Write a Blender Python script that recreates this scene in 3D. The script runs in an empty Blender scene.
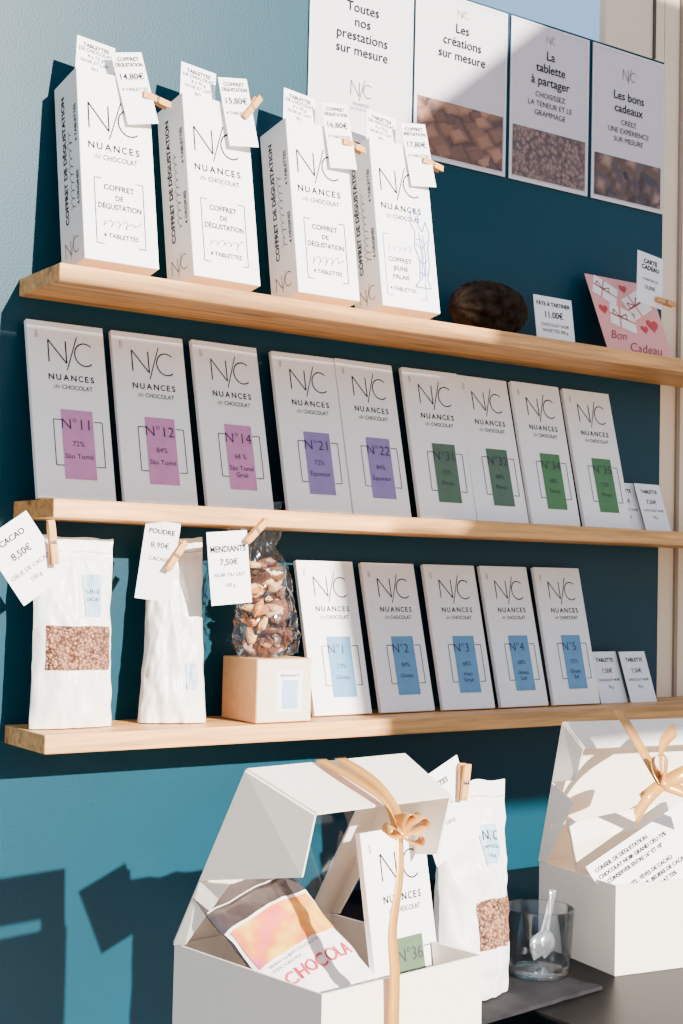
import bpy, math, random
from mathutils import Vector, Matrix, noise
random.seed(7)
scene = bpy.context.scene
COL = scene.collection

# ------------------------------------------------------------ camera
F_PX = 1422.0
TH, PI_, RO = math.radians(34.8), math.radians(2.6), math.radians(1.3)
CAM = Vector((0, -1.35, 1.10))
Fd = Vector((math.sin(TH)*math.cos(PI_), math.cos(TH)*math.cos(PI_), math.sin(PI_)))
R0 = Vector((math.cos(TH), -math.sin(TH), 0))
U0 = R0.cross(Fd)
Rt = R0*math.cos(RO) + U0*math.sin(RO)
Up = U0*math.cos(RO) - R0*math.sin(RO)
cd = bpy.data.cameras.new("camera"); cam = bpy.data.objects.new("camera", cd)
COL.objects.link(cam)
cd.sensor_fit = 'VERTICAL'; cd.sensor_height = 36; cd.sensor_width = 24; cd.lens = 36*F_PX/1024
cd.clip_start = 0.01
m = Matrix((Rt, Up, -Fd)).transposed().to_4x4(); m.translation = CAM
cam.matrix_world = m
scene.camera = cam

def ray(px, py): return Fd + Rt*((px-341.5)/F_PX) + Up*((512-py)/F_PX)
def onY(px, py, Y):
    d = ray(px, py); return CAM + d*((Y-CAM.y)/d.y)
def onZ(px, py, Z):
    d = ray(px, py); return CAM + d*((Z-CAM.z)/d.z)
def X_at(px, Y, Z):
    a = Rt - Fd*((px-341.5)/F_PX)
    return CAM.x - ((Y-CAM.y)*a.y + (Z-CAM.z)*a.z)/a.x

# ------------------------------------------------------------ materials
MATS = {}
def s2l(c):
    return tuple(((v/255)/12.92 if v/255 <= 0.04045 else ((v/255+0.055)/1.055)**2.4) for v in c)
def mat(name, rgb, rough=0.6, metal=0.0, noise_scale=None, var=0.06, bump=0.0, bscale=None, spec=0.5, sheen=0, stretch=None, knots=False):
    if name in MATS: return MATS[name]
    M = bpy.data.materials.new(name); M.use_nodes = True
    nt = M.node_tree; b = nt.nodes["Principled BSDF"]
    c = s2l(rgb)
    b.inputs["Roughness"].default_value = rough
    b.inputs["Metallic"].default_value = metal
    b.inputs["Specular IOR Level"].default_value = spec
    tc = nt.nodes.new("ShaderNodeTexCoord")
    mp = nt.nodes.new("ShaderNodeMapping")
    nt.links.new(tc.outputs["Object"], mp.inputs[0])
    if stretch: mp.inputs["Scale"].default_value = stretch
    nz = nt.nodes.new("ShaderNodeTexNoise"); nz.inputs["Scale"].default_value = noise_scale or 20
    nz.inputs["Detail"].default_value = 5
    nt.links.new(mp.outputs[0], nz.inputs["Vector"])
    cr = nt.nodes.new("ShaderNodeValToRGB")
    cr.color_ramp.elements[0].position = 0.3; cr.color_ramp.elements[1].position = 0.7
    cr.color_ramp.elements[0].color = tuple(v*(1-var) for v in c)+(1,)
    cr.color_ramp.elements[1].color = tuple(min(1, v*(1+var)) for v in c)+(1,)
    nt.links.new(nz.outputs["Fac"], cr.inputs[0]); out = cr.outputs[0]
    if knots:
        mk = nt.nodes.new("ShaderNodeMapping"); mk.inputs["Scale"].default_value = (5, 30, 30)
        nt.links.new(tc.outputs["Object"], mk.inputs[0])
        vo = nt.nodes.new("ShaderNodeTexVoronoi"); vo.inputs["Scale"].default_value = 1.0
        nt.links.new(mk.outputs[0], vo.inputs["Vector"])
        kr = nt.nodes.new("ShaderNodeValToRGB")
        kr.color_ramp.elements[0].position = .05; kr.color_ramp.elements[0].color = (.25, .15, .09, 1)
        kr.color_ramp.elements[1].position = .20; kr.color_ramp.elements[1].color = (1, 1, 1, 1)
        nt.links.new(vo.outputs["Distance"], kr.inputs[0])
        mx = nt.nodes.new("ShaderNodeMix"); mx.data_type = 'RGBA'; mx.blend_type = 'MULTIPLY'; mx.inputs[0].default_value = .8
        nt.links.new(out, mx.inputs[6]); nt.links.new(kr.outputs[0], mx.inputs[7]); out = mx.outputs[2]
    nt.links.new(out, b.inputs["Base Color"])
    if bump:
        n2 = nt.nodes.new("ShaderNodeTexNoise"); n2.inputs["Scale"].default_value = bscale or 200
        n2.inputs["Detail"].default_value = 4
        nt.links.new(mp.outputs[0], n2.inputs["Vector"])
        bp = nt.nodes.new("ShaderNodeBump"); bp.inputs["Strength"].default_value = bump
        bp.inputs["Distance"].default_value = 0.002
        nt.links.new(n2.outputs["Fac"], bp.inputs["Height"]); nt.links.new(bp.outputs[0], b.inputs["Normal"])
    MATS[name] = M; return M
def glassy(name, rgb, fac=0.12, rough=0.05, k=.7):
    if name in MATS: return MATS[name]
    M = bpy.data.materials.new(name); M.use_nodes = True; nt = M.node_tree
    nt.nodes.remove(nt.nodes["Principled BSDF"])
    o = nt.nodes["Material Output"]
    t = nt.nodes.new("ShaderNodeBsdfTransparent"); t.inputs[0].default_value = tuple(v/255 for v in rgb)+(1,)
    g = nt.nodes.new("ShaderNodeBsdfGlossy"); g.inputs["Roughness"].default_value = rough
    lw = nt.nodes.new("ShaderNodeLayerWeight"); lw.inputs[0].default_value = 0.2
    mt = nt.nodes.new("ShaderNodeMath"); mt.operation = 'MULTIPLY_ADD'
    mt.inputs[1].default_value = k; mt.inputs[2].default_value = fac
    nt.links.new(lw.outputs["Fresnel"], mt.inputs[0])
    mx = nt.nodes.new("ShaderNodeMixShader")
    nt.links.new(mt.outputs[0], mx.inputs[0]); nt.links.new(t.outputs[0], mx.inputs[1]); nt.links.new(g.outputs[0], mx.inputs[2])
    nt.links.new(mx.outputs[0], o.inputs[0]); MATS[name] = M; return M
def nibs(name, dark, light, scale=260, metric='EUCLIDEAN', stretch=(1, 1, 1), ctr=.8):
    if name in MATS: return MATS[name]
    M = bpy.data.materials.new(name); M.use_nodes = True; nt = M.node_tree; b = nt.nodes["Principled BSDF"]
    tc = nt.nodes.new("ShaderNodeTexCoord"); v = nt.nodes.new("ShaderNodeTexVoronoi"); v.inputs["Scale"].default_value = scale
    v.distance = metric
    mp = nt.nodes.new("ShaderNodeMapping"); mp.inputs["Scale"].default_value = stretch; mp.inputs["Rotation"].default_value = (0, .5 if metric != 'EUCLIDEAN' else 0, 0)
    nt.links.new(tc.outputs["Object"], mp.inputs[0]); nt.links.new(mp.outputs[0], v.inputs["Vector"])
    cr = nt.nodes.new("ShaderNodeValToRGB")
    cr.color_ramp.elements[0].color = s2l(dark)+(1,); cr.color_ramp.elements[1].color = s2l(light)+(1,)
    nt.links.new(v.outputs["Color"], cr.inputs[0])
    mx = nt.nodes.new("ShaderNodeMix"); mx.data_type = 'RGBA'; mx.blend_type = 'MULTIPLY'; mx.inputs[0].default_value = ctr
    c2 = nt.nodes.new("ShaderNodeValToRGB"); c2.color_ramp.elements[0].color = (1, 1, 1, 1); c2.color_ramp.elements[1].color = (.15, .1, .1, 1)
    c2.color_ramp.elements[0].position = .25; c2.color_ramp.elements[1].position = .75
    nt.links.new(v.outputs["Distance"], c2.inputs[0])
    nt.links.new(cr.outputs[0], mx.inputs[6]); nt.links.new(c2.outputs[0], mx.inputs[7]); nt.links.new(mx.outputs[2], b.inputs["Base Color"])
    bp = nt.nodes.new("ShaderNodeBump"); bp.invert = True; bp.inputs["Distance"].default_value = .002
    nt.links.new(v.outputs["Distance"], bp.inputs["Height"]); nt.links.new(bp.outputs[0], b.inputs["Normal"])
    b.inputs["Roughness"].default_value = .4
    MATS[name] = M; return M

WALL = mat("teal_paint", (0, 54, 68), 0.40, noise_scale=6, var=.10, bump=.08, bscale=420, spec=.19)
WOOD = mat("pine", (222, 156, 88), 0.5, noise_scale=7, var=.40, bump=.1, bscale=60, stretch=(1.2, 22, 22), knots=True)
PINW = mat("pin_wood", (206, 146, 78), 0.6, noise_scale=60, var=.15)
PAPER = mat("package_paper", (252, 245, 239), 0.55, noise_scale=400, var=.02)
CARDM = mat("white_card", (248, 244, 243), 0.6, noise_scale=200, var=.02)
SIDE = mat("ivory_card", (242, 230, 216), 0.6, noise_scale=200, var=.02)
INK = mat("ink", (26, 23, 30), 0.7, spec=.1)
INK2 = mat("window_ink", (50, 36, 60), 0.6)
RED = mat("dark_red_ink", (140, 50, 60), 0.6)
BLUEINK = mat("blue_ink", (90, 120, 180), 0.6)
GIFT = mat("gift_box_board", (246, 232, 216), 0.5, noise_scale=120, var=.02)
POUCHM = mat("white_pouch", (244, 238, 230), 0.38, noise_scale=14, var=.03, bump=.6, bscale=36)
CREAM = mat("cream_frame", (236, 212, 180), 0.5, noise_scale=8, var=.05)
TABLEM = mat("black_table", (8, 6, 7), 0.4, noise_scale=20, var=.2, stretch=(1, 8, 8), spec=.08)
SLATEM = mat("slate", (34, 32, 34), 0.8, noise_scale=40, var=.4, bump=.6, bscale=60, spec=.15)
RIB = mat("gold_ribbon", (210, 148, 70), 0.32, noise_scale=80, var=.08, metal=.25)
KRAFT = mat("kraft", (216, 162, 106), 0.7, noise_scale=90, var=.08)
PALEK = mat("cream_paper", (236, 214, 184), 0.7, noise_scale=90, var=.04)
NIB = nibs("cocoa_nibs", (76, 36, 22), (212, 148, 108), 330)
METAL = mat("spring_metal", (150, 140, 130), .35, metal=.9)
CLEAR = glassy("cellophane", (250, 249, 247), .07, .10, .8)
GLASS = glassy("clear_glass", (238, 242, 242), .05, .03, .75)
FILM = glassy("box_window_film", (250, 250, 250), .01, .05, .15)

# ------------------------------------------------------------ mesh builder
_tc = {}
def text_geo(s, bold):
    k = (s, bold)
    if k in _tc: return _tc[k]
    cu = bpy.data.curves.new("t", 'FONT'); cu.body = s; cu.size = 1; cu.offset = bold; cu.resolution_u = 3
    ob = bpy.data.objects.new("t", cu); COL.objects.link(ob)
    bpy.context.view_layer.update()
    dg = bpy.context.evaluated_depsgraph_get(); ev = ob.evaluated_get(dg)
    me = ev.to_mesh()
    vs = [v.co.copy() for v in me.vertices]; fs = [tuple(p.vertices) for p in me.polygons]
    ev.to_mesh_clear(); bpy.data.objects.remove(ob); bpy.data.curves.remove(cu)
    x0 = min(v.x for v in vs) if vs else 0; x1 = max(v.x for v in vs) if vs else 1
    _tc[k] = (vs, fs, x0, x1); return _tc[k]

class MB:
    def __init__(s): s.v = []; s.f = []; s.mi = []; s.ms = []; s.o = Vector((0, -.0004, 0)); s.u = Vector((1, 0, 0)); s.w = Vector((0, 0, 1))
    def frame(s, o, u=(1, 0, 0), w=(0, 0, 1)): s.o = Vector(o); s.u = Vector(u); s.w = Vector(w); return s
    def m(s, M):
        if M not in s.ms: s.ms.append(M)
        return s.ms.index(M)
    def raw(s, vs, fs, M):
        b = len(s.v); i = s.m(M); s.v += [Vector(v) for v in vs]
        for f in fs: s.f.append(tuple(b+k for k in f)); s.mi.append(i)
    def P(s, a, b, lift=0): return s.o + s.u*a + s.w*b + s.u.cross(s.w)*lift
    def poly(s, pts, M, lift=0): s.raw([s.P(a, b, lift) for a, b in pts], [tuple(range(len(pts)))], M)
    def rect(s, a0, b0, a1, b1, M, lift=0): s.poly([(a0, b0), (a1, b0), (a1, b1), (a0, b1)], M, lift)
    def stroke(s, pts, w, M, lift=0.0001):
        for (a, b), (c, d) in zip(pts, pts[1:]):
            L = math.hypot(c-a, d-b)
            if L < 1e-9: continue
            nx, ny = -(d-b)/L*w/2, (c-a)/L*w/2
            s.poly([(a-nx, b-ny), (c-nx, d-ny), (c+nx, d+ny), (a+nx, b+ny)], M, lift)
    def text(s, t, x, z, h, M, w=None, al='C', bold=0.0, rot=0, lift=0.0001, maxw=None, shear=0):
        vs, fs, x0, x1 = text_geo(t, bold)
        sy = h/0.70; sx = sy
        if w: sx = w/(x1-x0)
        elif maxw and (x1-x0)*sx > maxw: sx = maxw/(x1-x0)
        off = {'C': -(x0+x1)/2, 'L': -x0, 'R': -x1}[al]
        c, q = math.cos(rot), math.sin(rot)
        out = []
        for v in vs:
            a, b = (v.x+off)*sx+shear*v.y*sy, v.y*sy
            out.append(s.P(x+a*c-b*q, z+a*q+b*c, lift))
        s.raw(out, fs, M)
    def script(s, x, z, L, h, M, rot=0, t=.00045, seed=1):
        rnd = random.Random(seed); c, q = math.cos(rot), math.sin(rot); pts = []
        n = int(L/h*14); amp = h*.5
        for k in range(n):
            u = k/n; ph = u*L/h*7.0
            if k % 9 == 0: amp = h*rnd.uniform(.25, .8)
            a = u*L + h*.28*math.sin(ph+.9); b = amp*math.cos(ph)*.8+u*L*.04
            pts.append((x+a*c-b*q, z+a*q+b*c))
        s.stroke(pts, t, M)
    def box(s, x0, x1, y0, y1, z0, z1, M):
        v = [(x, y, z) for x in (x0, x1) for y in (y0, y1) for z in (z0, z1)]
        s.raw(v, [(0, 1, 3, 2), (4, 6, 7, 5), (0, 4, 5, 1), (2, 3, 7, 6), (0, 2, 6, 4), (1, 5, 7, 3)], M)
    def plate(s, pts, t, M):
        P = [Vector(p) for p in pts]; n = (P[1]-P[0]).cross(P[2]-P[0]).normalized()*t
        k = len(P); v = P + [p-n for p in P]
        f = [tuple(range(k)), tuple(range(2*k-1, k-1, -1))] + [(i, (i+1) % k, k+(i+1) % k, k+i)[::-1] for i in range(k)]
        s.raw(v, f, M)
    def build(s, name, parent=None, smooth=False, bevel=0, label=None):
        me = bpy.data.meshes.new(name); me.from_pydata([tuple(v) for v in s.v], [], s.f)
        for M in s.ms: me.materials.append(M)
        me.polygons.foreach_set("material_index", s.mi)
        if smooth: me.polygons.foreach_set("use_smooth", [True]*len(me.polygons))
        me.update()
        ob = bpy.data.objects.new(name, me); COL.objects.link(ob)
        if parent: ob.parent = parent
        if bevel:
            b = ob.modifiers.new("bevel", 'BEVEL'); b.width = bevel; b.segments = 2
        if label: ob["label"] = label
        return ob

def thing(name, label, cat, loc, rx=0, ry=0, rz=0, group=None):
    e = bpy.data.objects.new(name, None); COL.objects.link(e); e.empty_display_size = .02
    e.location = loc; e.rotation_mode = 'XYZ'; e.rotation_euler = (rx, ry, rz)
    e["label"] = label; e["category"] = cat
    if group: e["group"] = group
    return e
def structure(o): o["kind"] = "structure"; return o

# ------------------------------------------------------------ room
pt = onY(592, 42, -.001); pb = onY(592, 198, -.001)
ZP1, ZP0 = pt.z, pb.z
ZTOP = ZP1 + 0.004
XJ = onY(662, 250, 0).x
mb = MB(); mb.box(-1.2, XJ, 0, .12, 0, ZTOP, WALL); structure(mb.build("wall_back"))
mb = MB(); mb.box(XJ+.0005, XJ+.5, 0.0, .12, 0, ZTOP+.9, CREAM)
mb.box(XJ+.03, XJ+.036, -.004, 0, 0, ZTOP+.9, mat("groove", (150, 130, 110), .7)); structure(mb.build("trim_1"))
xm = onY(606, 20, 0).x
mb = MB(); mb.box(xm, XJ-.001, 0.0, .012, ZTOP+.0005, ZTOP+.9, CREAM)
mb.box(xm+.09, xm+.094, -.003, 0, ZTOP+.0005, ZTOP+.9, mat("groove2", (70, 60, 55), .7))
mb.box(-1.2, XJ-.001, 0.0, .12, ZTOP+.6, ZTOP+.7, CREAM)
structure(mb.build("window_1"))
mb = MB(); mb.box(-1.2, 3, -4, .5, -.1, 0, mat("floor_tiles", (150, 140, 130), .5)); structure(mb.build("floor"))

# ------------------------------------------------------------ shelves
SD, ST = .10, .018
ZS = [onY(362, 309, -SD).z, onY(350, 514, -SD).z, onY(386, 719, -SD).z]
XR = XJ+.16
names = ["pine wall shelf carrying tasting gift boxes", "pine wall shelf carrying nine chocolate packages", "pine wall shelf carrying pouches and blue-window packages"]
for z, px, n in zip(ZS, (60, 54, 45), names):
    x0 = X_at(px, -SD, z)
    mb = MB(); mb.box(x0, XR, -SD, -.0005, z-ST, z, WOOD)
    o = mb.build("wall_shelf", bevel=.0012); o["label"] = n; o["category"] = "shelf"; o["group"] = "pine wall shelves"

# ------------------------------------------------------------ logo
def logo(mb, cx, z0, w, h, M, t=.0007):
    x0 = cx-w/2; nw = w*.40
    a, b = z0+h*.16, z0+h*.88
    mb.stroke([(x0, a), (x0, b)], t, M); mb.stroke([(x0, b), (x0+nw, a)], t, M); mb.stroke([(x0+nw, a), (x0+nw, b)], t, M)
    mb.stroke([(cx-w*.10, z0-h*.06), (cx+w*.17, z0+h*1.06)], t*.8, M)
    r = w*.235; c = (cx+w*.10+r, z0+h*.50)
    pts = [(c[0]+r*math.cos(q), c[1]+r*1.1*math.sin(q)) for q in [math.radians(50+k*(260/20)) for k in range(21)]]
    mb.stroke(pts, t, M)
def brand(mb, cx, H, W, top=.92, s=1.0):
    logo(mb, cx, H*top-.034*s, .047*s, .033*s, INK, .0014*s)
    x = cx-.0255*s
    for ch, wd in zip("NUANCES", (.0066, .0064, .0070, .0066, .0056, .0048, .0046)):
        mb.text(ch, x+wd*s/2, H*top-.0470*s, .0062*s, INK, maxw=wd*s*.92, bold=.022); x += (wd+.00135)*s
    mb.text("de", cx-.0175*s, H*top-.0560*s, .0050*s, INK, shear=.35, bold=-.01)
    mb.text("CHOCOLAT", cx+.005*s, H*top-.0562*s, .0046*s, INK, w=.033*s, bold=.012)
def bracket(mb, x0, z0, x1, z1, g, M, t=.0006):
    mb.stroke([(x0+g, z1), (x0, z1), (x0, z0), (x0+g, z0)], t, M)
    mb.stroke([(x1-g, z1), (x1, z1), (x1, z0), (x1-g, z0)], t, M)

# ------------------------------------------------------------ chocolate tablets
PW, PH, PT = .0830, .185, .0065
LEAN = math.radians(14.5)
_b = MB(); _b.box(0, PW, -PT, 0, 0, PH, PAPER); _bt = _b.build("body_t", bevel=.0008); BODYME = _bt.data; bpy.data.objects.remove(_bt)
def tablet(num, pct, orig, rgb, loc, label, group, rz=0, rx=-LEAN, ry=0, ncol=None):
    e = thing("chocolate_package", label, "chocolate package", loc, rx, ry, rz, group)
    b = bpy.data.objects.new("body", BODYME); COL.objects.link(b); b.parent = e
    bv = b.modifiers.new("bevel", 'BEVEL'); bv.width = .0008; bv.segments = 2
    mb = MB().frame((0, -PT-.0003, 0))
    brand(mb, PW*.54, PH, PW)
    for k in (0, 1): mb.rect(PW*.10+k*.0018, PH*.90, PW*.10+k*.0018+.0006, PH*.90+.008, RED)
    C = mat("window_%d_%d_%d" % rgb, rgb, .45, noise_scale=60, var=.08)
    bracket(mb, PW*.26, PH*.185, PW*.89, PH*.44, .009, INK, .0009)
    mb.text("N°"+num, PW*.36, PH*.390, .0110, INK2, al='L', maxw=.038, bold=-.008, lift=.0006)
    mb.text(pct, PW*.56, PH*.295, .0055, INK2, lift=.0006, bold=-.006)
    for i, l in enumerate(orig.split("\n")): mb.text(l, PW*.56, PH*(.225-.04*i), .0052, INK2, maxw=.031, lift=.0006, bold=-.004)
    mb.build("printed_front", e)
    mb = MB().frame((0, -PT-.0003, 0)); mb.rect(PW*.36, PH*.11, PW*.77, PH*.50, C, .0002); mb.build("coloured_window", e)
    return e
PINK, VIO, GRN, GR2, BLU = (202, 130, 170), (140, 120, 168), (76, 100, 72), (70, 118, 60), (94, 146, 182)
Yb = -PH*math.sin(LEAN)-.008
row2 = [(38, "11", "72%", "São Tomé", PINK), (125, "12", "84%", "São Tomé", PINK), (208, "14", "68 %", "São Tomé\nGruë", PINK),
        (289, "21", "72%", "Équateur", VIO), (354, "22", "84%", "Équateur", VIO), (421, "31", "72%", "Pérou", GRN),
        (478, "32", "84%", "Pérou", GRN), (533, "34", "68%", "Pérou", GR2), (586, "35", "72%", "Pérou", GR2)]
cn = {PINK: "pink", VIO: "violet", GRN: "dark green", GR2: "green", BLU: "blue"}
rzz = [0, -.01, .04, -.02, .03, -.02, .02, .03, .0]
for k, (px, n, p, o, c) in enumerate(row2):
    X = X_at(px, Yb-PT, ZS[1])
    tablet(n, p, o, c, (X, Yb, ZS[1]+.0006), "white chocolate package number %s with a %s window" % (n, cn[c]), "chocolate packages on the middle shelf", rz=rzz[k], rx=-LEAN+random.uniform(0, .03))
row3 = [(315, "1", "72%", "Ghana"), (382, "2", "84%", "Ghana"), (444, "3", "68%", "Haïti\nGruë"), (502, "4", "68%", "Ghana\nLait"), (555, "5", "72%", "Ghana\nSel")]
S3 = .945
for k, (px, n, p, o) in enumerate(row3):
    X = X_at(px, Yb-PT, ZS[2])
    e = tablet(n, p, o, BLU, (X, Yb, ZS[2]+.0006), "white chocolate package number %s with a blue window" % n, "chocolate packages on the lowest shelf", rz=(.02, .03, -.01, .03, .0)[k], rx=-LEAN+random.uniform(-.01, .01))
    e.scale = (S3, S3, S3)

# ------------------------------------------------------------ cards and pins
def card(name, label, w, h, loc, rot, lines, M=CARDM, group=None, cat="price card", extra=None):
    e = thing(name, label, cat, loc, *rot, group=group)
    mb = MB(); mb.box(-w/2, w/2, 0, .0006, 0, h, M); mb.build("card", e)
    mb = MB().frame((0, -.0003, 0))
    for (t, x, z, hh, b) in lines: mb.text(t, x*w, z*h, hh, INK, bold=b+.006, maxw=w*.88)
    if extra: extra(mb)
    if mb.v: mb.build("printed_text", e)
    return e
def pin(loc, rot, L=.034, group="small wooden clothespins"):
    e = thing("clothespin", "small natural wooden clothespin holding a card", "clothespin", loc, *rot, group=group)
    for sgn in (1, -1):
        mb = MB(); a, b = .0006*sgn, .0032*sgn
        pr = [(0, a), (L*.45, a), (L*.55, a+.0004*sgn), (L, .0022*sgn), (L, .0046*sgn), (L*.55, b+.0006*sgn), (L*.1, b), (0, a+.001*sgn)]
        wd = .0032
        v = [(x, y, -wd) for x, y in pr]+[(x, y, wd) for x, y in pr]; n = len(pr)
        f = [tuple(range(n)), tuple(range(2*n-1, n-1, -1))]+[(i, (i+1) % n, n+(i+1) % n, n+i) for i in range(n)]
        mb.raw(v, f, PINW); mb.build("prong", e)
    mb = MB(); n = 10
    for j in range(3):
        vs = []
        for k in range(n):
            a = 2*math.pi*k/n
            for r, zz in ((.0046, -.0008), (.0052, 0), (.0046, .0008), (.0040, 0)):
                vs.append((L*.5+r*math.cos(a)*.6, r*math.sin(a), (j-1)*.0022+zz))
        mb.raw(vs, [(4*k+q, 4*k+(q+1) % 4, 4*((k+1) % n)+(q+1) % 4, 4*((k+1) % n)+q) for k in range(n) for q in range(4)], METAL)
    mb.build("spring", e, smooth=True)
    return e

# ------------------------------------------------------------ tasting boxes
CW, CH, CT = .080, .200, .054
CL = math.radians(10.0)
Ycb = -CH*math.sin(CL)-.005
def coffret(px, kind, label, i):
    X = X_at(px, Ycb-CT, ZS[0])
    e = thing("tasting_gift_box", label, "chocolate box", (X, Ycb, ZS[0]+.0003), -CL, 0, (0, .03, .0, -.02)[i], "tasting boxes on the top shelf")
    mb = MB(); mb.box(0, CW, -CT, 0, 0, CH, PAPER); mb.build("body", e, bevel=.0008)
    mb = MB().frame((0, -CT-.0003, 0))
    brand(mb, CW*.47, CH, CW, top=.850, s=1.14)
    if kind == 0:
        bracket(mb, CW*.17, CH*.09, CW*.83, CH*.43, .008, INK, .0009)
        mb.text("COFFRET", CW*.5, CH*.375, .0056, INK, bold=.02); mb.text("DE", CW*.5, CH*.325, .0050, INK, bold=.02)
        mb.text("DÉGUSTATION", CW*.5, CH*.275, .0056, INK, bold=.02, maxw=.047)
        mb.script(CW*.24, CH*.195, .042, .0090, INK, seed=i+3, t=.0006)
        mb.text("4 TABLETTES", CW*.5, CH*.125, .0046, INK, bold=.015)
    else:
        bracket(mb, CW*.10, CH*.07, CW*.78, CH*.43, .008, BLUEINK, .0009)
        mb.text("COFFRET", CW*.36, CH*.27, .0054, INK, bold=.015); mb.text("JEUNE", CW*.36, CH*.22, .0052, INK, bold=.015)
        mb.text("PALAIS", CW*.36, CH*.17, .0052, INK, bold=.015); mb.text("4 TABLETTES", CW*.38, CH*.10, .0044, INK, bold=.01)
        mb.script(CW*.16, CH*.35, .036, .0080, BLUEINK, seed=9)
        pts = [(0, 0), (.2, .1), (.25, .35), (.1, .5), (.15, .7), (0, .8), (.05, .95), (.2, 1), (.32, .92), (.3, .78), (.45, .72), (.6, .85), (.72, .7), (.6, .5), (.62, .3), (.5, .12), (.6, 0), (0, 0)]
        T = lambda q: [(CW*.60+a*.036, CH*.14+b*.095) for a, b in q]
        mb.stroke(T(pts), .0015, BLUEINK)
        for q in ([(.3, .7), (.35, .4), (.3, .1)], [(.15, .55), (.4, .5), (.6, .6)], [(.22, .9), (.28, .86)], [(.45, .68), (.5, .4), (.42, .15)], [(.2, .35), (.4, .3), (.55, .36)], [(.2, .2), (.4, .16), (.55, .2)]): mb.stroke(T(q), .0012, BLUEINK)
    mb.build("printed_front", e)
    mb = MB().frame((-.0003, 0, 0), (0, -1, 0), (0, 0, 1))
    mb.text("COFFRET DE DÉGUSTATION", CT*.42, CH*.57, .0070, INK, w=.136, rot=math.pi/2, bold=.03)
    mb.script(CT*.64, CH*.28, .085, .0095, INK, rot=math.pi/2, seed=i+20, t=.0006)
    mb.text("4 ORIGINES", CT*.90, CH*.38, .0048, INK, rot=math.pi/2, bold=.02)
    mb.text("4 TABLETTES", CT*.90, CH*.72, .0048, INK, rot=math.pi/2, bold=.02)
    logo(mb, CT*.5, CH*.05, .030, .021, INK, .0008)
    mb.build("printed_side", e)
    return X
cl = ["white tasting box with black logo clipped with two price cards", "white tasting box standing between two similar boxes", "white tasting box with black lettering and clipped cards", "white tasting box printed with a blue drawn figure"]
cpx = [85, 193, 299, 384]
titles = ["COFFRET\nDÉGUSTATION", "COFFRET\nDÉGUSTATION", "COFFRET\nDÉGUSTATION", "COFFRET\nINITIATION"]
rots = [-.20, -.12, -.08, -.10]
for i, px in enumerate(cpx):
    X = coffret(px, 1 if i == 3 else 0, cl[i], i)
    zt = ZS[0]+CH*math.cos(CL)+CT*math.sin(CL)
    a, b = titles[i].split("\n")
    yf = Ycb-CT*math.cos(CL)+CH*math.sin(CL)
    card("information_card", "white text card standing up behind the box edge", .042, .066, (X+.022, yf+CT*.12, zt-.028), (-.16, .10, .0),
         [("TABLETTES", 0, .86, .0040, .02), ("DE CHOCOLAT", 0, .78, .0038, .01), ("4 x 70 g", 0, .69, .0038, 0), ("NOIR ET LAIT", 0, .60, .0036, 0), ("BIO", 0, .50, .0034, 0)], group="cards clipped on tasting boxes")
    card("price_card", "white price card clipped over the top of a tasting box", .033, .078, (X+.067, yf-.0165, zt-.048), (-.20, rots[i], -.12),
         [(a, 0, .88, .0040, .02), (b, 0, .80, .0040, .02), ("1%d,80€" % (4+i), 0, .62, .0066, .01), ("4 TABLETTES", 0, .46, .0034, 0)], group="cards clipped on tasting boxes")
    pin((X+CW-.012, yf-.012, zt-.016), (0, .10 if i != 1 else -.9, .25))

# ------------------------------------------------------------ top shelf right: pod, cards
def lathe_like(nu, nv, fn):
    vs = [fn(i/nu*2*math.pi, j/nv) for j in range(nv+1) for i in range(nu)]
    fs = [(j*nu+i, j*nu+(i+1) % nu, (j+1)*nu+(i+1) % nu, (j+1)*nu+i) for j in range(nv) for i in range(nu)]
    return vs, fs
PODM = mat("pod_brown", (44, 34, 27), 1.0, noise_scale=60, var=.7, bump=1.0, bscale=260, spec=.05)
def podfn(a, t):
    x = (t-.5)*.112; r = .0310*max(0, 1-(abs(2*t-1))**2.1)**.5
    r *= 1+.10*(1-2*abs(math.sin(5*a+.5*math.sin(t*6))))*-1+.07*noise.noise(Vector((t*14, math.cos(a)*4, math.sin(a)*4)))+.09*noise.noise(Vector((t*50, math.cos(a)*14, math.sin(a)*14)))
    return (x, r*math.cos(a), r*math.sin(a))
vs, fs = lathe_like(140, 70, podfn)
mb = MB(); mb.raw(vs, fs, PODM)
e = thing("cocoa_pod", "dried dark brown ridged cocoa pod lying on the shelf", "cocoa pod", (X_at(488, -.05, ZS[0]), -.05, ZS[0]+.0345), 0, 0, .0)
mb.build("pod_shell", e, smooth=True)
mb = MB(); v2, f2 = lathe_like(8, 4, lambda a, t: (.053+.008*t, .0025*math.cos(a), .0025*math.sin(a)+.002*t)); mb.raw(v2, f2, PODM); mb.build("stem", e)

card("price_card", "white price card reading pâte à tartiner beside the cocoa pod", .064, .062, (X_at(554, -.06, ZS[0]), -.065, ZS[0]+.0003), (-.15, 0, 0),
     [("PÂTE À TARTINER", 0, .80, .0050, .02), ("11.00€", 0, .56, .0080, 0.01), ("CHOCOLAT NOIR", 0, .38, .0040, 0), ("NOISETTES 200 g", 0, .26, .0040, 0)])
GP = mat("gift_card_pink", (222, 132, 124), .55, noise_scale=25, var=.08)
GPL = mat("gift_pale_pink", (236, 156, 148), .55); HEART = mat("heart_red", (190, 46, 50), .5); WHITEP = mat("white_print", (250, 240, 232), .6)
def heart(mb, cx, cz, s, M, lift=.0003):
    pts = []
    for k in range(24):
        t = 2*math.pi*k/24
        pts.append((cx+s*16*math.sin(t)**3/16, cz+s*(13*math.cos(t)-5*math.cos(2*t)-2*math.cos(3*t)-math.cos(4*t))/16))
    mb.poly(pts[::-1], M, lift)
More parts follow.
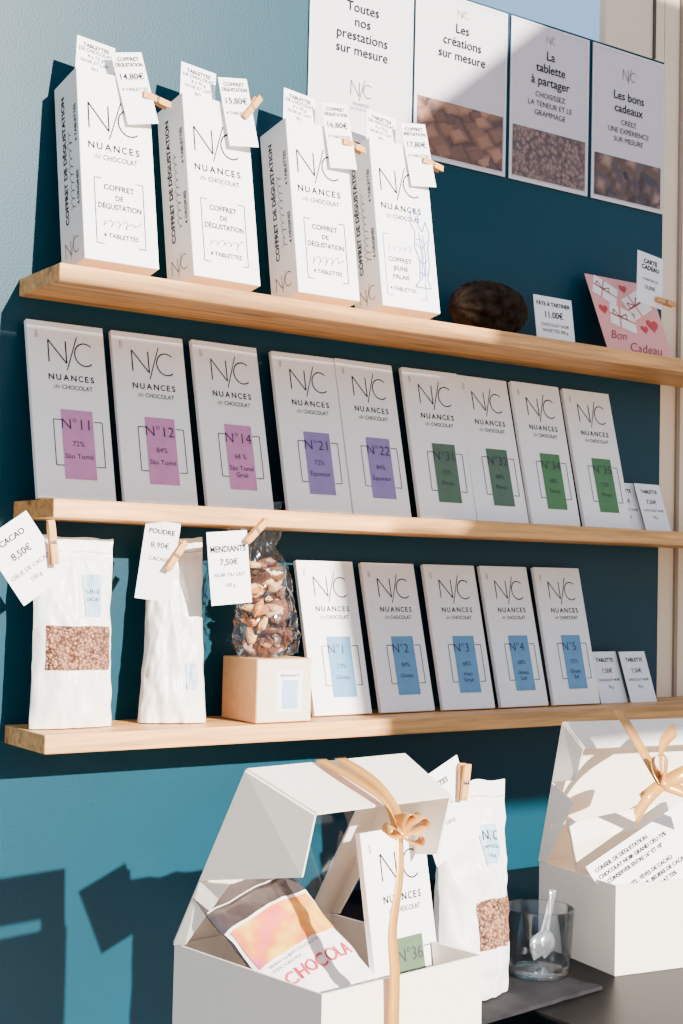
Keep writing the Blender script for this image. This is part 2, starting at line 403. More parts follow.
def giftdeco(mb):
    def gift(cx, cz, r, s):
        c, q = math.cos(r), math.sin(r)
        T = lambda a, b: (cx+(a*c-b*q)*s, cz+(a*q+b*c)*s)
        mb.poly([T(-.018, -.013), T(.018, -.013), T(.018, .013), T(-.018, .013)], WHITEP, .0002)
        mb.stroke([T(-.018, .0), T(.018, .0)], .0024*s, GP, .0003); mb.stroke([T(-.004, -.013), T(-.004, .013)], .0024*s, GP, .0003)
        for sg in (-1, 1): mb.stroke([T(-.004, 0), T(-.004+sg*.009, .007), T(-.004+sg*.010, .0), T(-.004, 0)], .0014*s, RED, .0004)
    gift(-.032, .100, -.45, 1.15); gift(.022, .086, .5, 1.3); gift(-.014, .060, -.25, 1.25)
    heart(mb, .040, .056, .011, HEART); heart(mb, -.046, .070, .008, HEART); heart(mb, .004, .108, .007, HEART); heart(mb, .022, .048, .007, HEART)
    mb.text("Bon", -.034, .026, .0130, RED, bold=-.005, lift=.0004, shear=.4); mb.text("Cadeau", .010, .010, .0140, RED, bold=-.005, lift=.0004, maxw=.07, shear=.4)
card("gift_card", "pink gift voucher with white wrapped gifts and red hearts", .122, .122, (X_at(643, -.060, ZS[0]), -.060, ZS[0]+.0003), (-.40, 0, .0), [], M=GPL, cat="gift card", extra=giftdeco)
p = onY(646, 306, -.06)
card("price_card", "white card reading carte cadeau clipped above the pink voucher", .048, .070, (p.x, -.066, p.z), (-.1, .12, 0),
     [("CARTE", 0, .80, .0058, .03), ("CADEAU", 0, .68, .0058, .03), ("À PARTIR DE", 0, .46, .0036, 0), ("10,00€", 0, .30, .0054, 0)])
p = onY(664, 300, -.07); pin((p.x-.012, -.067, p.z), (0, .1, .0))
for row, pxs in ((1, (634, 657)), (2, (616, 642))):
    for k, px in enumerate(pxs):
        card("price_card", "small white card reading tablette beside the packages", .050, .068, (X_at(px, -.05, ZS[row]), -.048-.006*k, ZS[row]+.0003), (-.34, 0, .05),
             [("TABLETTE", 0, .80, .0050, .02), ("7,50€", 0, .58, .0060, 0), ("CHOCOLAT NOIR", 0, .42, .0034, 0), ("70 g", 0, .28, .0038, 0)], group="small price cards beside packages")

# ------------------------------------------------------------ posters
LILAC = mat("poster_paper", (212, 200, 206), .45, noise_scale=3, var=.03)
EDGE = mat("poster_edge", (222, 214, 216), .4)
PM = [None, nibs("photo_pralines", (62, 38, 32), (186, 128, 98), 46, 'CHEBYCHEV', (1, 1, 1.5)), nibs("photo_nibs", (86, 62, 58), (160, 124, 112), 190, ctr=.6), nibs("photo_squares", (62, 38, 34), (182, 138, 118), 42, 'MANHATTAN')]
edges = [(309, 412), (414.5, 506), (510, 588), (592, 663)]
pdata = [["Toutes", "nos", "prestations", "sur mesure"], ["Les", "créations", "sur mesure"], ["La", "tablette", "à partager"], ["Les bons", "cadeaux"]]
sub = [[], [], ["CHOISISSEZ", "LA TENEUR ET LE", "GRAMMAGE"], ["CRÉEZ", "UNE EXPÉRIENCE", "SUR MESURE"]]
plabels = ["white poster announcing made-to-measure services", "poster with creations heading above a chocolate photograph", "poster about a sharing tablet above a cocoa photograph", "poster about gift vouchers above a chocolate photograph"]
for i, (a, b) in enumerate(edges):
    zc_ = (ZP0+ZP1)/2
    x0, x1 = X_at(a, -.002, zc_), X_at(b, -.002, zc_); w = x1-x0; h = ZP1-ZP0
    e = thing("wall_poster", plabels[i], "poster", (x0, -.0012, ZP0), group="posters on the wall")
    mb = MB(); mb.box(0, w, -.001, 0, 0, h, LILAC); mb.box(0, w, -.0016, -.001, 0, .003, EDGE); mb.box(0, w, -.0016, -.001, h-.003, h, EDGE)
    mb.box(0, .003, -.0016, -.001, .003, h-.003, EDGE); mb.box(w-.003, w, -.0016, -.001, .003, h-.003, EDGE)
    mb.build("sheet", e)
    mb = MB().frame((0, -.0019, 0))
    top = {0: .735, 1: .79, 2: .79, 3: .68}[i]
    if i == 1: logo(mb, w/2, h*.88, .016, .012, INK, .0005)
    if i == 2: logo(mb, w/2, h*.89, .016, .012, INK, .0005)
    if i == 3: logo(mb, w/2, h*.80, .024, .020, INK, .0008)
    for k, t in enumerate(pdata[i]): mb.text(t, w/2, h*(top-.082*k), .0116, INK, bold=.009, maxw=w*.90)
    if i == 0: logo(mb, w/2, h*.24, .030, .024, INK, .0008); mb.text("NUANCES", w/2, h*.205, .0036, INK); mb.text("de CHOCOLAT", w/2, h*.18, .003, INK)
    zz = h*(top-.081*len(pdata[i]))
    for k, t in enumerate(sub[i]): mb.text(t, w/2, zz-.012*k, .0070, INK, maxw=w*.84)
    mb.build("printed_text", e)
    if PM[i]:
        mb = MB().frame((0, -.0017, 0)); mb.rect(.005, .006, w-.005, h*(.40, .36, .34, .30)[i], PM[i]); mb.build("printed_photograph", e)

# ------------------------------------------------------------ pouches
def pouch_fn(W, H, T, seed, topw=1.0, seal=.90, cr=1.0):
    def f(u, v, side):
        ww = W/2*(1-.05*math.sin(v*math.pi)+(topw-1)*v)
        x = u*ww + .0012*noise.noise(Vector((seed, v*9, u)))
        prof = (1-(v**3))*(.45+.55*min(1, v*5+.3)) if v < seal else max(0, (1-v)/(1-seal))*.05*(1-seal**3)
        th = T*prof*max(0, 1-abs(u)**2.5)**.6
        q = noise.ridged_multi_fractal(Vector((u*1.6+seed, v*3.5+u*1.3, side*3)), 1.0, 2.0, 2, 1.0, 2.0)
        wr = cr*((.0026*noise.noise(Vector((u*3+seed, v*6, side*3)))-.0018*(q-1))*(1-abs(u)**4) + .0010*noise.noise(Vector((u*9+seed, v*14, side))))
        y = side*(th/2+.0004)+wr*(.5 if v > seal else 1)
        z = v*H + .003*noise.noise(Vector((u*2, seed, 0)))*v
        return Vector((x, y, z))
    return f
def pouch(name, label, cat, W, H, T, loc, rot, seed, win=None, lab=None, M=POUCHM, winmat=NIB, topw=1.0, labmat=None, seal=.90, cr=1.0, labtext=None):
    e = thing(name, label, cat, loc, *rot)
    f = pouch_fn(W, H, T, seed, topw, seal, cr); nu, nv = 36, 60
    mb = MB()
    for side in (-1, 1):
        vs = [f(-1+2*i/nu, j/nv, side) for j in range(nv+1) for i in range(nu+1)]
        fs = [(j*(nu+1)+i, j*(nu+1)+i+1, (j+1)*(nu+1)+i+1, (j+1)*(nu+1)+i) for j in range(nv) for i in range(nu)]
        if side == 1: fs = [q[::-1] for q in fs]
        mb.raw(vs, fs, M)
    bot = [f(-1+2*i/nu, 0, -1) for i in range(nu+1)]+[f(-1+2*i/nu, 0, 1) for i in range(nu+1)]
    mb.raw(bot, [(i, nu+1+i, nu+2+i, i+1) for i in range(nu)], M)
    for uu in (-1, 1):
        s = [f(uu, j/nv, -1) for j in range(nv+1)]+[f(uu, j/nv, 1) for j in range(nv+1)]
        mb.raw(s, [(j, j+1, nv+2+j, nv+1+j) for j in range(nv)], M)
    mb.build("bag", e, smooth=True)
    def patch(u0, u1, v0, v1, MM, nm, off, n=24):
        mb = MB()
        vs = [f(u0+(u1-u0)*i/n, v0+(v1-v0)*j/n, -1)+Vector((0, -off, 0)) for j in range(n+1) for i in range(n+1)]
        mb.raw(vs, [(j*(n+1)+i, j*(n+1)+i+1, (j+1)*(n+1)+i+1, (j+1)*(n+1)+i) for j in range(n) for i in range(n)], MM)
        return mb.build(nm, e, smooth=True)
    if win: patch(*win, winmat, "clear_window", .0008)
    if lab: patch(*lab, labmat or CARDM, "paper_label", .0012)
    if labtext:
        mb = MB()
        for (t, u0, u1, v0, v1) in labtext:
            tv, tf, x0, x1 = text_geo(t, 0.0)
            mb.raw([f(u0+(u1-u0)*(q.x-x0)/(x1-x0), v0+(v1-v0)*q.y/.72, -1)+Vector((0, -.0016, 0)) for q in tv], tf, INK)
        mb.build("printed_text", e)
    patch(-.97, .97, seal+.02, seal+.028, mat("seal_line", (200, 195, 190), .5), "seal", .0005)
    return e
ZB = ZS[2]+.001
PALE = mat("pale_blue_label", (160, 190, 212), .5)
X = X_at(72, -.055, ZS[2])
pouch("pouch_bag", "white stand-up pouch with a window showing cocoa nibs", "pouch", .086, .186, .040, (X, -.052, ZB), (-.04, 0, .0), 3.1, win=(-.80, .86, .30, .53), lab=(.15, .60, .58, .80), labmat=PALE, cr=1.9, labtext=[("GRUÉ", .2, .55, .70, .72), ("CACAO", .2, .55, .66, .68)])
X = X_at(174, -.055, ZS[2])
pouch("pouch_bag", "plain white pouch turned slightly, with small blue label", "pouch", .070, .19, .040, (X, -.050, ZB), (-.05, 0, -.35), 8.3, lab=(.35, .72, .18, .32), labmat=mat("faint_label", (196, 210, 220), .5), topw=.8, cr=2.0)

def price_at(px, py, Y, w, h, rot, lines, label):
    p = onY(px, py, Y); return card("price_card", label, w, h, (p.x, Y, p.z), rot, lines, group="price cards clipped to bags")
price_at(46, 590, -.100, .052, .072, (-.05, -.62, 0), [("CACAO", 0, .78, .0056, .02), ("8,50€", 0, .55, .0066, 0.01), ("GRUÉ DE CACAO", 0, .34, .0040, 0), ("150 g", 0, .20, .0040, 0)], "white price card reading cacao clipped askew on a pouch")
p = onY(51, 520, -.105); pin((p.x, -.104, p.z), (0, 1.45, .0), L=.042)
price_at(152, 600, -.098, .034, .078, (-.03, .12, -.45), [("POUDRE", 0, .84, .0046, .02), ("8,90€", 0, .66, .0056, 0), ("CACAO", 0, .50, .0036, 0)], "narrow white price card clipped on a plain pouch")
p = onY(164, 570, -.102); pin((p.x, -.108, p.z), (0, -1.0, .0))
price_at(232, 604, -.100, .046, .074, (-.04, -.09, -.05), [("MENDIANTS", 0, .72, .0062, .02), ("7,50€", 0, .54, .0062, 0.01), ("NOIR OU LAIT", 0, .38, .0038, 0), ("100 g", 0, .24, .0038, 0)], "white price card reading mendiants clipped on cellophane")
p = onY(247, 542, -.105); pin((p.x, -.104, p.z), (0, -.8, .0))

# small cardboard box with cellophane bag
BW, BD, BH = .068, .070, .066
bx0 = X_at(256, -.095, ZS[2])
e = thing("cardboard_box", "small kraft box with a pale front carrying a nut bag", "box", (bx0, -.024, ZB), 0, 0, 0)
mb = MB(); mb.box(0, BW, -BD, 0, 0, BH, KRAFT); mb.build("body", e, bevel=.001)
mb = MB(); mb.box(.001, BW-.001, -BD-.0006, -BD-.0001, .001, BH-.001, PALEK); mb.build("front_panel", e)
mb = MB().frame((0, -BD-.0009, 0)); mb.rect(.024, .010, .056, .054, CARDM); mb.rect(.031, .014, .050, .044, PALE, .0002); mb.text("MENDIANTS", .040, .047, .003, INK, lift=.0004, maxw=.026); mb.build("label", e)
BC = Vector((bx0+BW*.50, -.024-BD*.52, ZB+BH+.001))
e = thing("cellophane_bag", "clear cellophane bag filled with nuts, gathered at the top", "bag", BC, -.03, -.10, .0)
def bagr(t):
    if t < .12: return .031+.004*(t/.12)
    if t < .60: return .035-.006*(t-.12)/.48
    if t < .76: return .029-.011*(t-.60)/.16
    return .018+.018*(t-.76)/.24
BH2 = .154
def tri(x): return 2*abs(2*(x-math.floor(x+.5)))-1
def bagfn(a, t):
    e_ = .75 if t < .6 else .75-.35*(t-.6)/.4
    r = bagr(t)*(1+.16*noise.noise(Vector((2.5*math.cos(a), 2.5*math.sin(a), t*8)))+.06*tri(a/6.283*9+t*4+noise.noise(Vector((math.cos(a), math.sin(a), t*6))))+.05*noise.noise(Vector((7*math.cos(a), 7*math.sin(a), t*22)))+(.22*tri(a/6.283*7+t)*max(0, t-.55)/.45))
    return (r*math.cos(a)*1.02-.008*max(0, t-.6), r*math.sin(a)*e_, t*BH2+.010*math.sin(3*a)*max(0, t-.7)/.3)
vs, fs = lathe_like(84, 56, bagfn); mb = MB(); mb.raw(vs, fs+[tuple(range(84))[::-1]], CLEAR); mb.build("film", e)
e2 = thing("nut_mix", "almonds and chocolate pieces heaped inside the cellophane bag", "nuts", BC+Vector((0, 0, .0005)), -.03, -.10, 0); e2["kind"] = "stuff"
AL = [mat("almond_skin", (164, 104, 60), .6, noise_scale=300, var=.25), mat("hazel", (214, 166, 110), .6, noise_scale=300, var=.2), mat("choc_dark", (76, 42, 28), .35), mat("choc_milk", (106, 64, 42), .35), mat("nut_cream", (232, 204, 158), .5), mat("apricot", (214, 130, 54), .5)]
mb = MB(); cnt = 0
while cnt < 105:
    t = random.uniform(.05, .62); a = random.uniform(0, 6.28); rr = (bagr(t)*.90-.010)*math.sqrt(random.uniform(.25, 1))
    c = Vector((rr*math.cos(a), rr*math.sin(a)*.72, t*BH2)); R = Matrix.Rotation(random.uniform(0, 6.28), 3, Vector((random.random()-.5, random.random()-.5, random.random()-.5)).normalized())
    M = random.choice([AL[0], AL[1], AL[2], AL[3], AL[4], AL[1]]) if cnt % 9 else AL[5]; L, Wd, Tk = (.0100, .0062, .0042) if M not in (AL[2], AL[3]) else (.0130, .0130, .0030)
    sd_ = random.random()*50
    v2, f2 = lathe_like(9, 6, lambda aa, tt: c+R@(Vector(((tt-.5)*2*L, Wd*math.sin(math.pi*tt)**.7*(1-.25*tt)*math.cos(aa), Tk*math.sin(math.pi*tt)**.7*math.sin(aa)))*(1+.4*noise.noise(Vector((sd_, math.cos(aa)*1.5, tt*3))))))
    mb.raw(v2, f2, M); cnt += 1
mb.build("nuts", e2, smooth=False)

# ------------------------------------------------------------ table
ZT = CAM.z-.36
tx0 = onY(260, 985, -.02).x
mb = MB(); mb.box(tx0, 2.4, -.95, -.004, ZT-.03, ZT, TABLEM)
e = thing("display_table", "black table top carrying gift boxes", "table", (0, 0, 0))
mb.build("table_top", e, bevel=.002)
for xx in (tx0+.03, 2.3):
    for yy in (-.90, -.06):
        mb = MB(); mb.box(xx, xx+.04, yy, yy+.04, .0005, ZT-.03, TABLEM); mb.build("leg", e)

# ------------------------------------------------------------ gift boxes
GH = .082
def giftbox(loc, rz, wx, wy, label, lidh=.150, lean=.080, fl=.052, low=.075, s_low=.45, win=True):
    e = thing("gift_box", label, "gift box", loc, 0, 0, rz, "open white gift boxes")
    t = .0018; h = GH
    mb = MB()
    mb.box(0, wx, 0, wy, 0, t, GIFT); mb.box(0, wx, 0, t, t, h, GIFT); mb.box(0, wx, wy-t, wy, t, h, GIFT)
    mb.box(0, t, t, wy-t, t, h, GIFT); mb.box(wx-t, wx, t, wy-t, t, h, GIFT)
    mb.build("box_body", e)
    def L(x, s, off=0):
        n = Vector((0, -lidh, -lean)).normalized()*off
        return Vector((x, wy-lean*s, h+lidh*s))+n
    lid = bpy.data.objects.new("lid", None); COL.objects.link(lid); lid.parent = e
    mb = MB()
    a0, a1, s0, s1 = wx*.52, wx*.84, .10, .78
    if win:
        for q in ([(0, 0), (wx, 0), (a1, s0), (a0, s0)], [(wx, 0), (wx, 1), (a1, s1), (a1, s0)], [(wx, 1), (0, 1), (a0, s1), (a1, s1)], [(0, 1), (0, 0), (a0, s0), (a0, s1)]):
            mb.plate([L(x, s) for x, s in q], t, GIFT)
    else: mb.plate([L(0, 0), L(wx, 0), L(wx, 1), L(0, 1)], t, GIFT)
    mb.build("lid_panel", lid)
    if win: mb = MB(); mb.plate([L(a0, s0), L(a1, s0), L(a1, s1), L(a0, s1)], .0003, FILM); mb.build("clear_window", lid)
    F1 = lambda x, sx: Vector((x+sx*.012, wy-lean-fl, h+lidh-.024))
    for sx, x in ((1, 0), (-1, wx)):
        mb = MB()
        mb.plate([L(x, s_low), L(x, 1), F1(x, sx), Vector((x+sx*.012, wy-lean-fl+.012, h+low))], t, GIFT); mb.build("side_flap", lid)
        mb = MB()
        mb.plate([L(x, .0), L(x, s_low-.01), Vector((x+sx*.010, wy-lean*s_low-.022, h+low*.75)), Vector((x+sx*.002, wy-.012, h+.002))], t, GIFT); mb.build("corner_flap", lid)
    mb = MB(); mb.plate([L(.0, 1), L(wx, 1), F1(wx, -1), F1(0, 1)], t, GIFT); mb.build("front_flap", lid)
    return e
g1f = onZ(322, 995, ZT+GH)
R1 = math.radians(8)
GB1 = giftbox((g1f.x, g1f.y, ZT+.0003), R1, .160, .165, "open white gift box holding pouch and package, tied with gold ribbon", lidh=.138, lean=.080, fl=.062, low=.070, s_low=.38)
g2f = onZ(616, 886, ZT+GH)
R2 = math.radians(-8)
GB2 = giftbox((g2f.x, g2f.y, ZT+.0003), R2, .20, .122, "open white gift box holding a printed card, with gold bow", lidh=.140, lean=.036, fl=.018, low=.085, s_low=.58, win=False)
def loc1(x, y, z): c, s = math.cos(R1), math.sin(R1); return Vector((g1f.x+x*c-y*s, g1f.y+x*s+y*c, ZT+z))
def loc2(x, y, z): c, s = math.cos(R2), math.sin(R2); return Vector((g2f.x+x*c-y*s, g2f.y+x*s+y*c, ZT+z))

FOIL = mat("dark_foil", (78, 68, 68), .32, metal=.5, noise_scale=20, var=.2)
cpf = (.084, .142, .026)
e = pouch("pouch_bag", "dark foil pouch with orange and pink printed label", "pouch", *cpf, loc1(.062, .034, .042), (-.86, -.26, R1), 5.5, M=FOIL, win=(-.99, .99, .02, .74), winmat=mat("cream_label", (248, 240, 234), .5), seal=.86, cr=1.2)
f = pouch_fn(*cpf, 5.5, 1.0, .86, 1.2)
def grad_mat():
    M = bpy.data.materials.new("sunset_print"); M.use_nodes = True; nt = M.node_tree; b = nt.nodes["Principled BSDF"]
    tc = nt.nodes.new("ShaderNodeTexCoord"); nz = nt.nodes.new("ShaderNodeTexNoise"); nz.inputs["Scale"].default_value = 30
    cr = nt.nodes.new("ShaderNodeValToRGB"); el = cr.color_ramp.elements
    el[0].position = .36; el[0].color = s2l((206, 66, 130))+(1,); el[1].position = .64; el[1].color = s2l((244, 200, 80))+(1,)
    x = el.new(.5); x.color = s2l((234, 118, 56))+(1,)
    nt.links.new(tc.outputs["Object"], nz.inputs[0]); nt.links.new(nz.outputs["Fac"], cr.inputs[0]); nt.links.new(cr.outputs[0], b.inputs["Base Color"]); b.inputs["Roughness"].default_value = .5
    return M
GRAD = grad_mat()
mb = MB(); n = 20
vs = [f(-.94+1.88*i/n, .47+.25*j/n, -1)+Vector((0, -.0014, 0)) for j in range(n+1) for i in range(n+1)]
mb.raw(vs, [(j*(n+1)+i, j*(n+1)+i+1, (j+1)*(n+1)+i+1, (j+1)*(n+1)+i) for j in range(n) for i in range(n)], GRAD); mb.build("printed_art", e, smooth=True)
PK = mat("pink_ink", (204, 40, 66), .5)
def wrap_text(mb, t, u0, u1, v0, v1, M, bold):
    vs, fs, x0, x1 = text_geo(t, bold)
    out = []
    for v in vs:
        u = u0+(u1-u0)*(v.x-x0)/(x1-x0); w = v0+(v1-v0)*v.y/.72
        out.append(f(u, w, -1)+Vector((0, -.0018, 0)))
    mb.raw(out, fs, M)
mb = MB(); wrap_text(mb, "CHOCOLA", -.72, .84, .300, .375, PK, .01); wrap_text(mb, "BEAN TO BAR CHOCOLATE", -.80, .3, .435, .450, INK, 0); wrap_text(mb, "72% CACAO", -.80, -.2, .405, .420, INK, 0); mb.build("printed_text", e)

t36 = tablet("36", "72%", "Pérou", GRN, loc1(.094, .040, .010), "white chocolate package number 36 standing in the gift box", "package in the gift box", rz=R1+.06, rx=-.18)
t36.scale = (.87, .87, .87)

# ribbon helper
def ribbon_mesh(mb, pts, wdir, w, M):
    P = []; n = 8
    pts = [Vector(p) for p in pts]
    for i in range(len(pts)-1):
        p0 = pts[max(0, i-1)]; p1 = pts[i]; p2 = pts[i+1]; p3 = pts[min(len(pts)-1, i+2)]
        for k in range(n):
            t = k/n
            P.append(.5*((2*p1)+(-p0+p2)*t+(2*p0-5*p1+4*p2-p3)*t*t+(-p0+3*p1-3*p2+p3)*t**3))
    P.append(pts[-1])
    W = wdir if callable(wdir) else (lambda t: Vector(wdir))
    vs = []
    for i, p in enumerate(P):
        d = W(i/(len(P)-1)).normalized()*w/2; vs += [p-d, p+d]
    mb.raw(vs, [(2*i, 2*i+1, 2*i+3, 2*i+2) for i in range(len(P)-1)], M)
def tw(a, b): return lambda t: Vector(a).lerp(Vector(b), t)
def ribbon(label, knot, strands, bow_dirs, w=.011, scale=1.0):
    e = thing("ribbon", label, "ribbon", knot)
    for s in strands:
        mb = MB(); ribbon_mesh(mb, [Vector(p)-Vector(knot) for p in s[0]], s[1], w, RIB); o = mb.build("strand", e, smooth=True)
        so = o.modifiers.new("s", 'SOLIDIFY'); so.thickness = .0004
    for (d, l, side) in bow_dirs:
        d = Vector(d).normalized(); sd = Vector(side).normalized()
        up = d.cross(sd)
        pts = [Vector((0, 0, 0)), d*l*.4+up*l*.22, d*l*.85+up*l*.26, d*l, d*l*.85-up*l*.16, d*l*.4-up*l*.12, Vector((0, 0, 0))]
        mb = MB(); ribbon_mesh(mb, pts, sd, w, RIB); o = mb.build("loop", e, smooth=True)
        so = o.modifiers.new("s", 'SOLIDIFY'); so.thickness = .0004
    mb = MB(); v2, f2 = lathe_like(12, 8, lambda a, t: (.0050*math.sin(math.pi*t)*math.cos(a)+0, .0050*math.sin(math.pi*t)*math.sin(a), (t-.5)*.013)); mb.raw(v2, f2, RIB); mb.build("knot", e, smooth=True)
    return e
kn = loc1(.072, .002, GH+.098)
ribbon("gold satin ribbon running from the lid to the front rim", kn,
       [([loc1(.066, .080, GH+.142), loc1(.068, .050, GH+.133), loc1(.072, .016, GH+.118), kn], tw((1, 0, 0), (.3, 1, .4))),
        ([loc1(.084, .078, GH+.142), loc1(.084, .046, GH+.131), loc1(.078, .016, GH+.115), kn], tw((1, 0, 0), (.3, -1, .3))),
        ([kn, loc1(.068, -.003, GH+.070), loc1(.060, -.005, GH+.034), loc1(.062, -.006, GH+.004), loc1(.064, -.004, .04), loc1(.066, -.005, .004)], tw((1, .5, 0), (1, -.1, 0)))],
       [((1, -.3, .5), .022, (0, 1, .3)), ((-1, -.2, .45), .014, (0, 1, .3)), ((.6, -.2, 1), .016, (0, 1, 0)), ((.9, -.2, -.3), .018, (.2, 1, .3))], w=.0098)
kn = onY(662, 784, -.43)
ribbon("gold satin bow tied on the lid of a gift box", kn,
       [([kn, kn+Vector((.02, .02, .03)), kn+Vector((.05, .03, .045))], tw((0, .4, 1), (0, .4, 1))),
        ([kn, kn+Vector((-.025, -.005, -.012)), kn+Vector((-.045, -.01, -.026))], tw((0, .4, 1), (0, .4, 1))),
        ([kn, kn+Vector((.03, -.01, -.012)), kn+Vector((.06, -.01, -.03))], tw((0, .4, 1), (0, .4, 1))),
        ([kn, kn+Vector((-.005, .03, .04)), kn+Vector((-.012, .045, .065))], tw((1, 0, 0), (1, 0, 0)))],
       [((1, 0, .25), .045, (0, .6, 1)), ((-1, 0, -.5), .028, (0, .6, 1)), ((-.2, -.1, 1), .028, (1, .5, 0))], w=.013)

# contents box 2
e = thing("paper_envelope", "cream paper packet standing in the gift box", "envelope", loc2(.062, .042, .006), -.22, -.12, R2)
mb = MB(); mb.box(-.050, .07, 0, .004, 0, .132, PALEK); mb.build("body", e, bevel=.001)
mb = MB(); mb.plate([(-.050, -.001, .132), (-.050, -.001, .112), (.07, -.001, .112), (.07, -.001, .132)], .0006, SIDE); mb.build("flap", e)
e = thing("printed_card", "white printed card leaning out of the gift box", "card", loc2(.034, .012, GH-.030), -.40, -.45, R2)
mb = MB(); mb.box(-.02, .14, 0, .0008, 0, .060, CARDM); mb.build("card", e)
mb = MB().frame((0, -.0004, 0))
for k, t in enumerate(["CONSEIL DE DÉGUSTATION", "CHOCOLAT NOIR GRAND CRU 72%", "À CONSERVER ENTRE 16° ET 18°", "", "INGRÉDIENTS : FÈVES DE CACAO", "SUCRE DE CANNE, BEURRE DE CACAO", "NUANCES DE CHOCOLAT 72%"]):
    if t: mb.text(t, -.014, .050-.0070*k, .0037, INK, al='L', bold=.03)
mb.build("printed_text", e)

# white pouch on slate
pp = onZ(482, 1004, ZT+.004)
SLT = .0032
e = thing("slate_board", "thin dark grey slate slab under the pouch and glass", "slate board", (pp.x, pp.y, ZT+.0003), 0, 0, .14)
mb = MB(); n = 40; ring = []
for k in range(n):
    a = 2*math.pi*k/n; c, s = math.cos(a), math.sin(a); q = max(abs(c), abs(s))
    ring.append(((c/q)*.080+.045+.002*noise.noise(Vector((k*.9, 0, 0))), (s/q)*.050+.02+.003*noise.noise(Vector((k*.7, 3, 0)))))
mb.raw([(x, y, 0) for x, y in ring]+[(x, y, SLT) for x, y in ring], [tuple(range(n))[::-1], tuple(range(n, 2*n))]+[(i, (i+1) % n, n+(i+1) % n, n+i) for i in range(n)], SLATEM)
mb.build("slab", e)
ZSL = ZT+.0003+SLT+.0003
p2 = onZ(500, 1006, ZSL)
pouch("pouch_bag", "white stand-up pouch with window of cocoa pieces on slate", "pouch", .088, .182, .040, (p2.x-.005, p2.y+.03, ZSL+.0005), (-.03, 0, .15), 12.4, win=(-.30, .86, .24, .46), lab=(.0, .42, .62, .80), labmat=PALE, cr=1.6,
      labtext=[("N/C", .05, .37, .73, .775), ("PÉPITES", .04, .38, .69, .705), ("150 g", .1, .32, .65, .665)])
yc = p2.y-.004
pc = onY(460, 850, yc)
card("price_card", "white card clipped askew on the pouch beside the gift box", .056, .072, (pc.x, yc, pc.z), (-.05, -.40, .1), [("PÉPITES", 0, .80, .0046, .02), ("8,50€", 0, .55, .0056, 0), ("150 g", 0, .35, .0034, 0)])
pc = onY(460, 800, yc); pin((pc.x, yc-.003, pc.z), (0, -1.5, .0), L=.030)

# glass with scoops
pg = onZ(546, 976, ZSL)
e = thing("glass_tumbler", "clear glass tumbler with thick base holding scoops", "glass", (pg.x, pg.y+.01, ZSL), 0, 0, 0)
prof = [(0, .002), (.026, .002), (.0285, .004), (.0315, .058), (.0318, .0592), (.0312, .060), (.0298, .059), (.0272, .010)]
n = 48; vs = [(r*math.cos(2*math.pi*k/n), r*math.sin(2*math.pi*k/n), z) for r, z in prof for k in range(n)]
mb = MB(); mb.raw(vs, [(j*n+i, j*n+(i+1) % n, (j+1)*n+(i+1) % n, (j+1)*n+i) for j in range(len(prof)-1) for i in range(n)], GLASS); mb.build("cup", e, smooth=True)
BASEG = glassy("thick_glass", (225, 232, 232), .30, .05, .5)
mb = MB(); v2, f2 = lathe_like(48, 8, lambda a, t: ((.0262+.001*t)*max(.0, math.sin(math.pi*(.5+.5*t)) if t > .5 else 1)*math.cos(a), (.0262+.001*t)*(math.sin(math.pi*(.5+.5*t)) if t > .5 else 1)*math.sin(a), .0002+.008*t)); mb.raw(v2, f2+[tuple(range(48))[::-1]], BASEG); mb.build("base", e, smooth=True)
PLAST = mat("polished_steel", (225, 225, 225), .18, metal=.85)
for j, (ox, ry) in enumerate(((-.006, .40), (.007, .16))):
    e = thing("serving_scoop", "small shiny scoop standing in the glass", "scoop", (pg.x+ox, pg.y+.01, ZSL+.012), 0, ry, .1, group="scoops in the glass")
    mb = MB(); v2, f2 = lathe_like(20, 10, lambda a, t: (.012*math.sin(math.pi*t)*math.cos(a), .004*math.sin(math.pi*t)*math.sin(a), .028*t)); mb.raw(v2, f2, PLAST); mb.build("bowl", e, smooth=True)
    mb = MB(); v2, f2 = lathe_like(10, 8, lambda a, t: ((.0028+.0030*t**3)*math.cos(a), .0016*math.sin(a), .026+.036*t)); mb.raw(v2, f2+[tuple(range(80, 90))], PLAST); mb.build("handle", e, smooth=True)

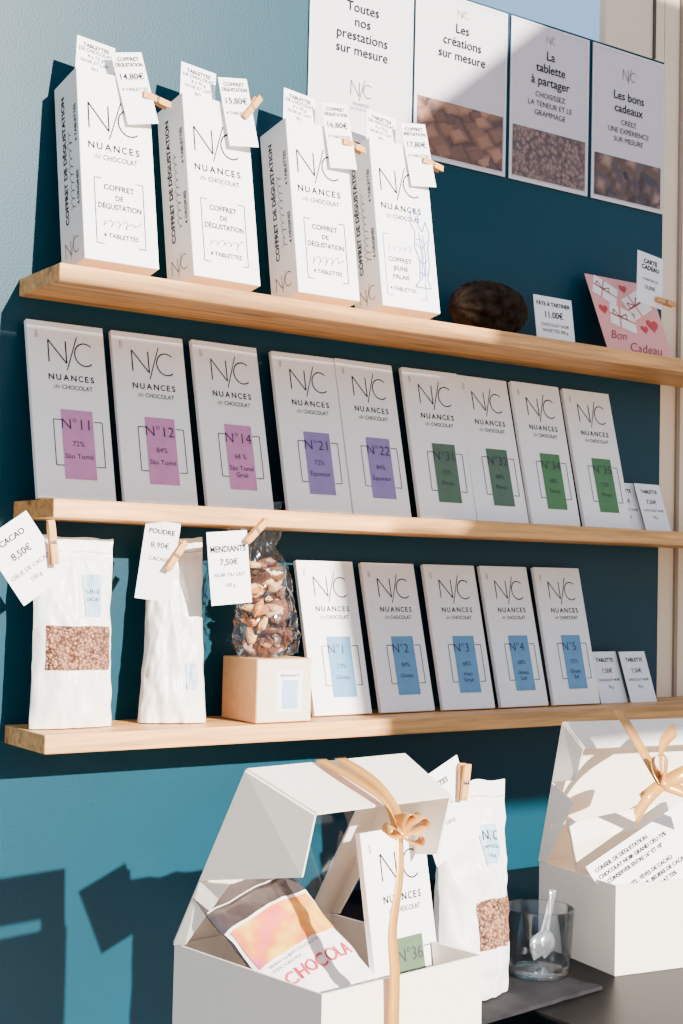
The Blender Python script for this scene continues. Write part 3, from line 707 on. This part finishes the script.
# ------------------------------------------------------------ sunlight, cut into patches by an added off-frame blocker
SUN = Vector((-.18, 1, -.36))
YG = -2.6
def back(p):
    s = (0-YG); return (p[0]-SUN.x*s, p[1]-SUN.z*s)
GOBOM = mat("gobo_paint", (225, 218, 208), .8)
mb = MB()
def piece(pts):
    q = [back(p) for p in pts]
    mb.plate([(x, YG, z) for x, z in q], .03, GOBOM)
mid0, mid1 = ZS[1]-.03, ZS[0]-.056
XB, XB2 = X_at(345, -.05, ZS[2]), X_at(445, -.1, ZS[1])
piece([(-.6, mid0), (2.6, mid0), (2.6, mid1), (-.6, mid1)])
piece([(XB, ZT+.075), (2.6, ZT+.075), (2.6, mid0), (XB2+.03, mid0), (XB2, ZS[1]-.056), (XB, ZS[1]-.056)])
q1, q2, q3 = onY(600, -20, 0), onY(405, 130, 0), onY(430, 340, 0)
piece([(q3.x, mid1), (2.6, mid1), (2.6, q1.z), (q1.x, q1.z), (q2.x, q2.z)])
structure(mb.build("sun_gobo"))  # unseen pieces behind the camera, added only to shape the sun patches

sd = bpy.data.lights.new("sun", 'SUN'); so = bpy.data.objects.new("sun", sd); COL.objects.link(so)
sd.energy = 20.0; sd.angle = math.radians(.55); sd.color = (1, .95, .88)
so.rotation_mode = 'QUATERNION'; so.rotation_quaternion = SUN.to_track_quat('-Z', 'Y')
w = bpy.data.worlds.new("world"); scene.world = w; w.use_nodes = True
nt = w.node_tree; bg = nt.nodes["Background"]
tc = nt.nodes.new("ShaderNodeTexCoord"); sp = nt.nodes.new("ShaderNodeSeparateXYZ"); cr = nt.nodes.new("ShaderNodeValToRGB")
nt.links.new(tc.outputs["Generated"], sp.inputs[0]); nt.links.new(sp.outputs["Z"], cr.inputs[0]); nt.links.new(cr.outputs[0], bg.inputs[0])
el = cr.color_ramp.elements
el[0].position = 0.0; el[0].color = (1.0, .90, .80, 1); el[1].position = 1.0; el[1].color = (.70, .80, 1.0, 1)
x = el.new(.12); x.color = (1.0, .97, .96, 1)
x = el.new(.30); x.color = (.34, .60, 1.0, 1)
x = el.new(.55); x.color = (.46, .66, 1.0, 1)
bg.inputs[1].default_value = 1.28
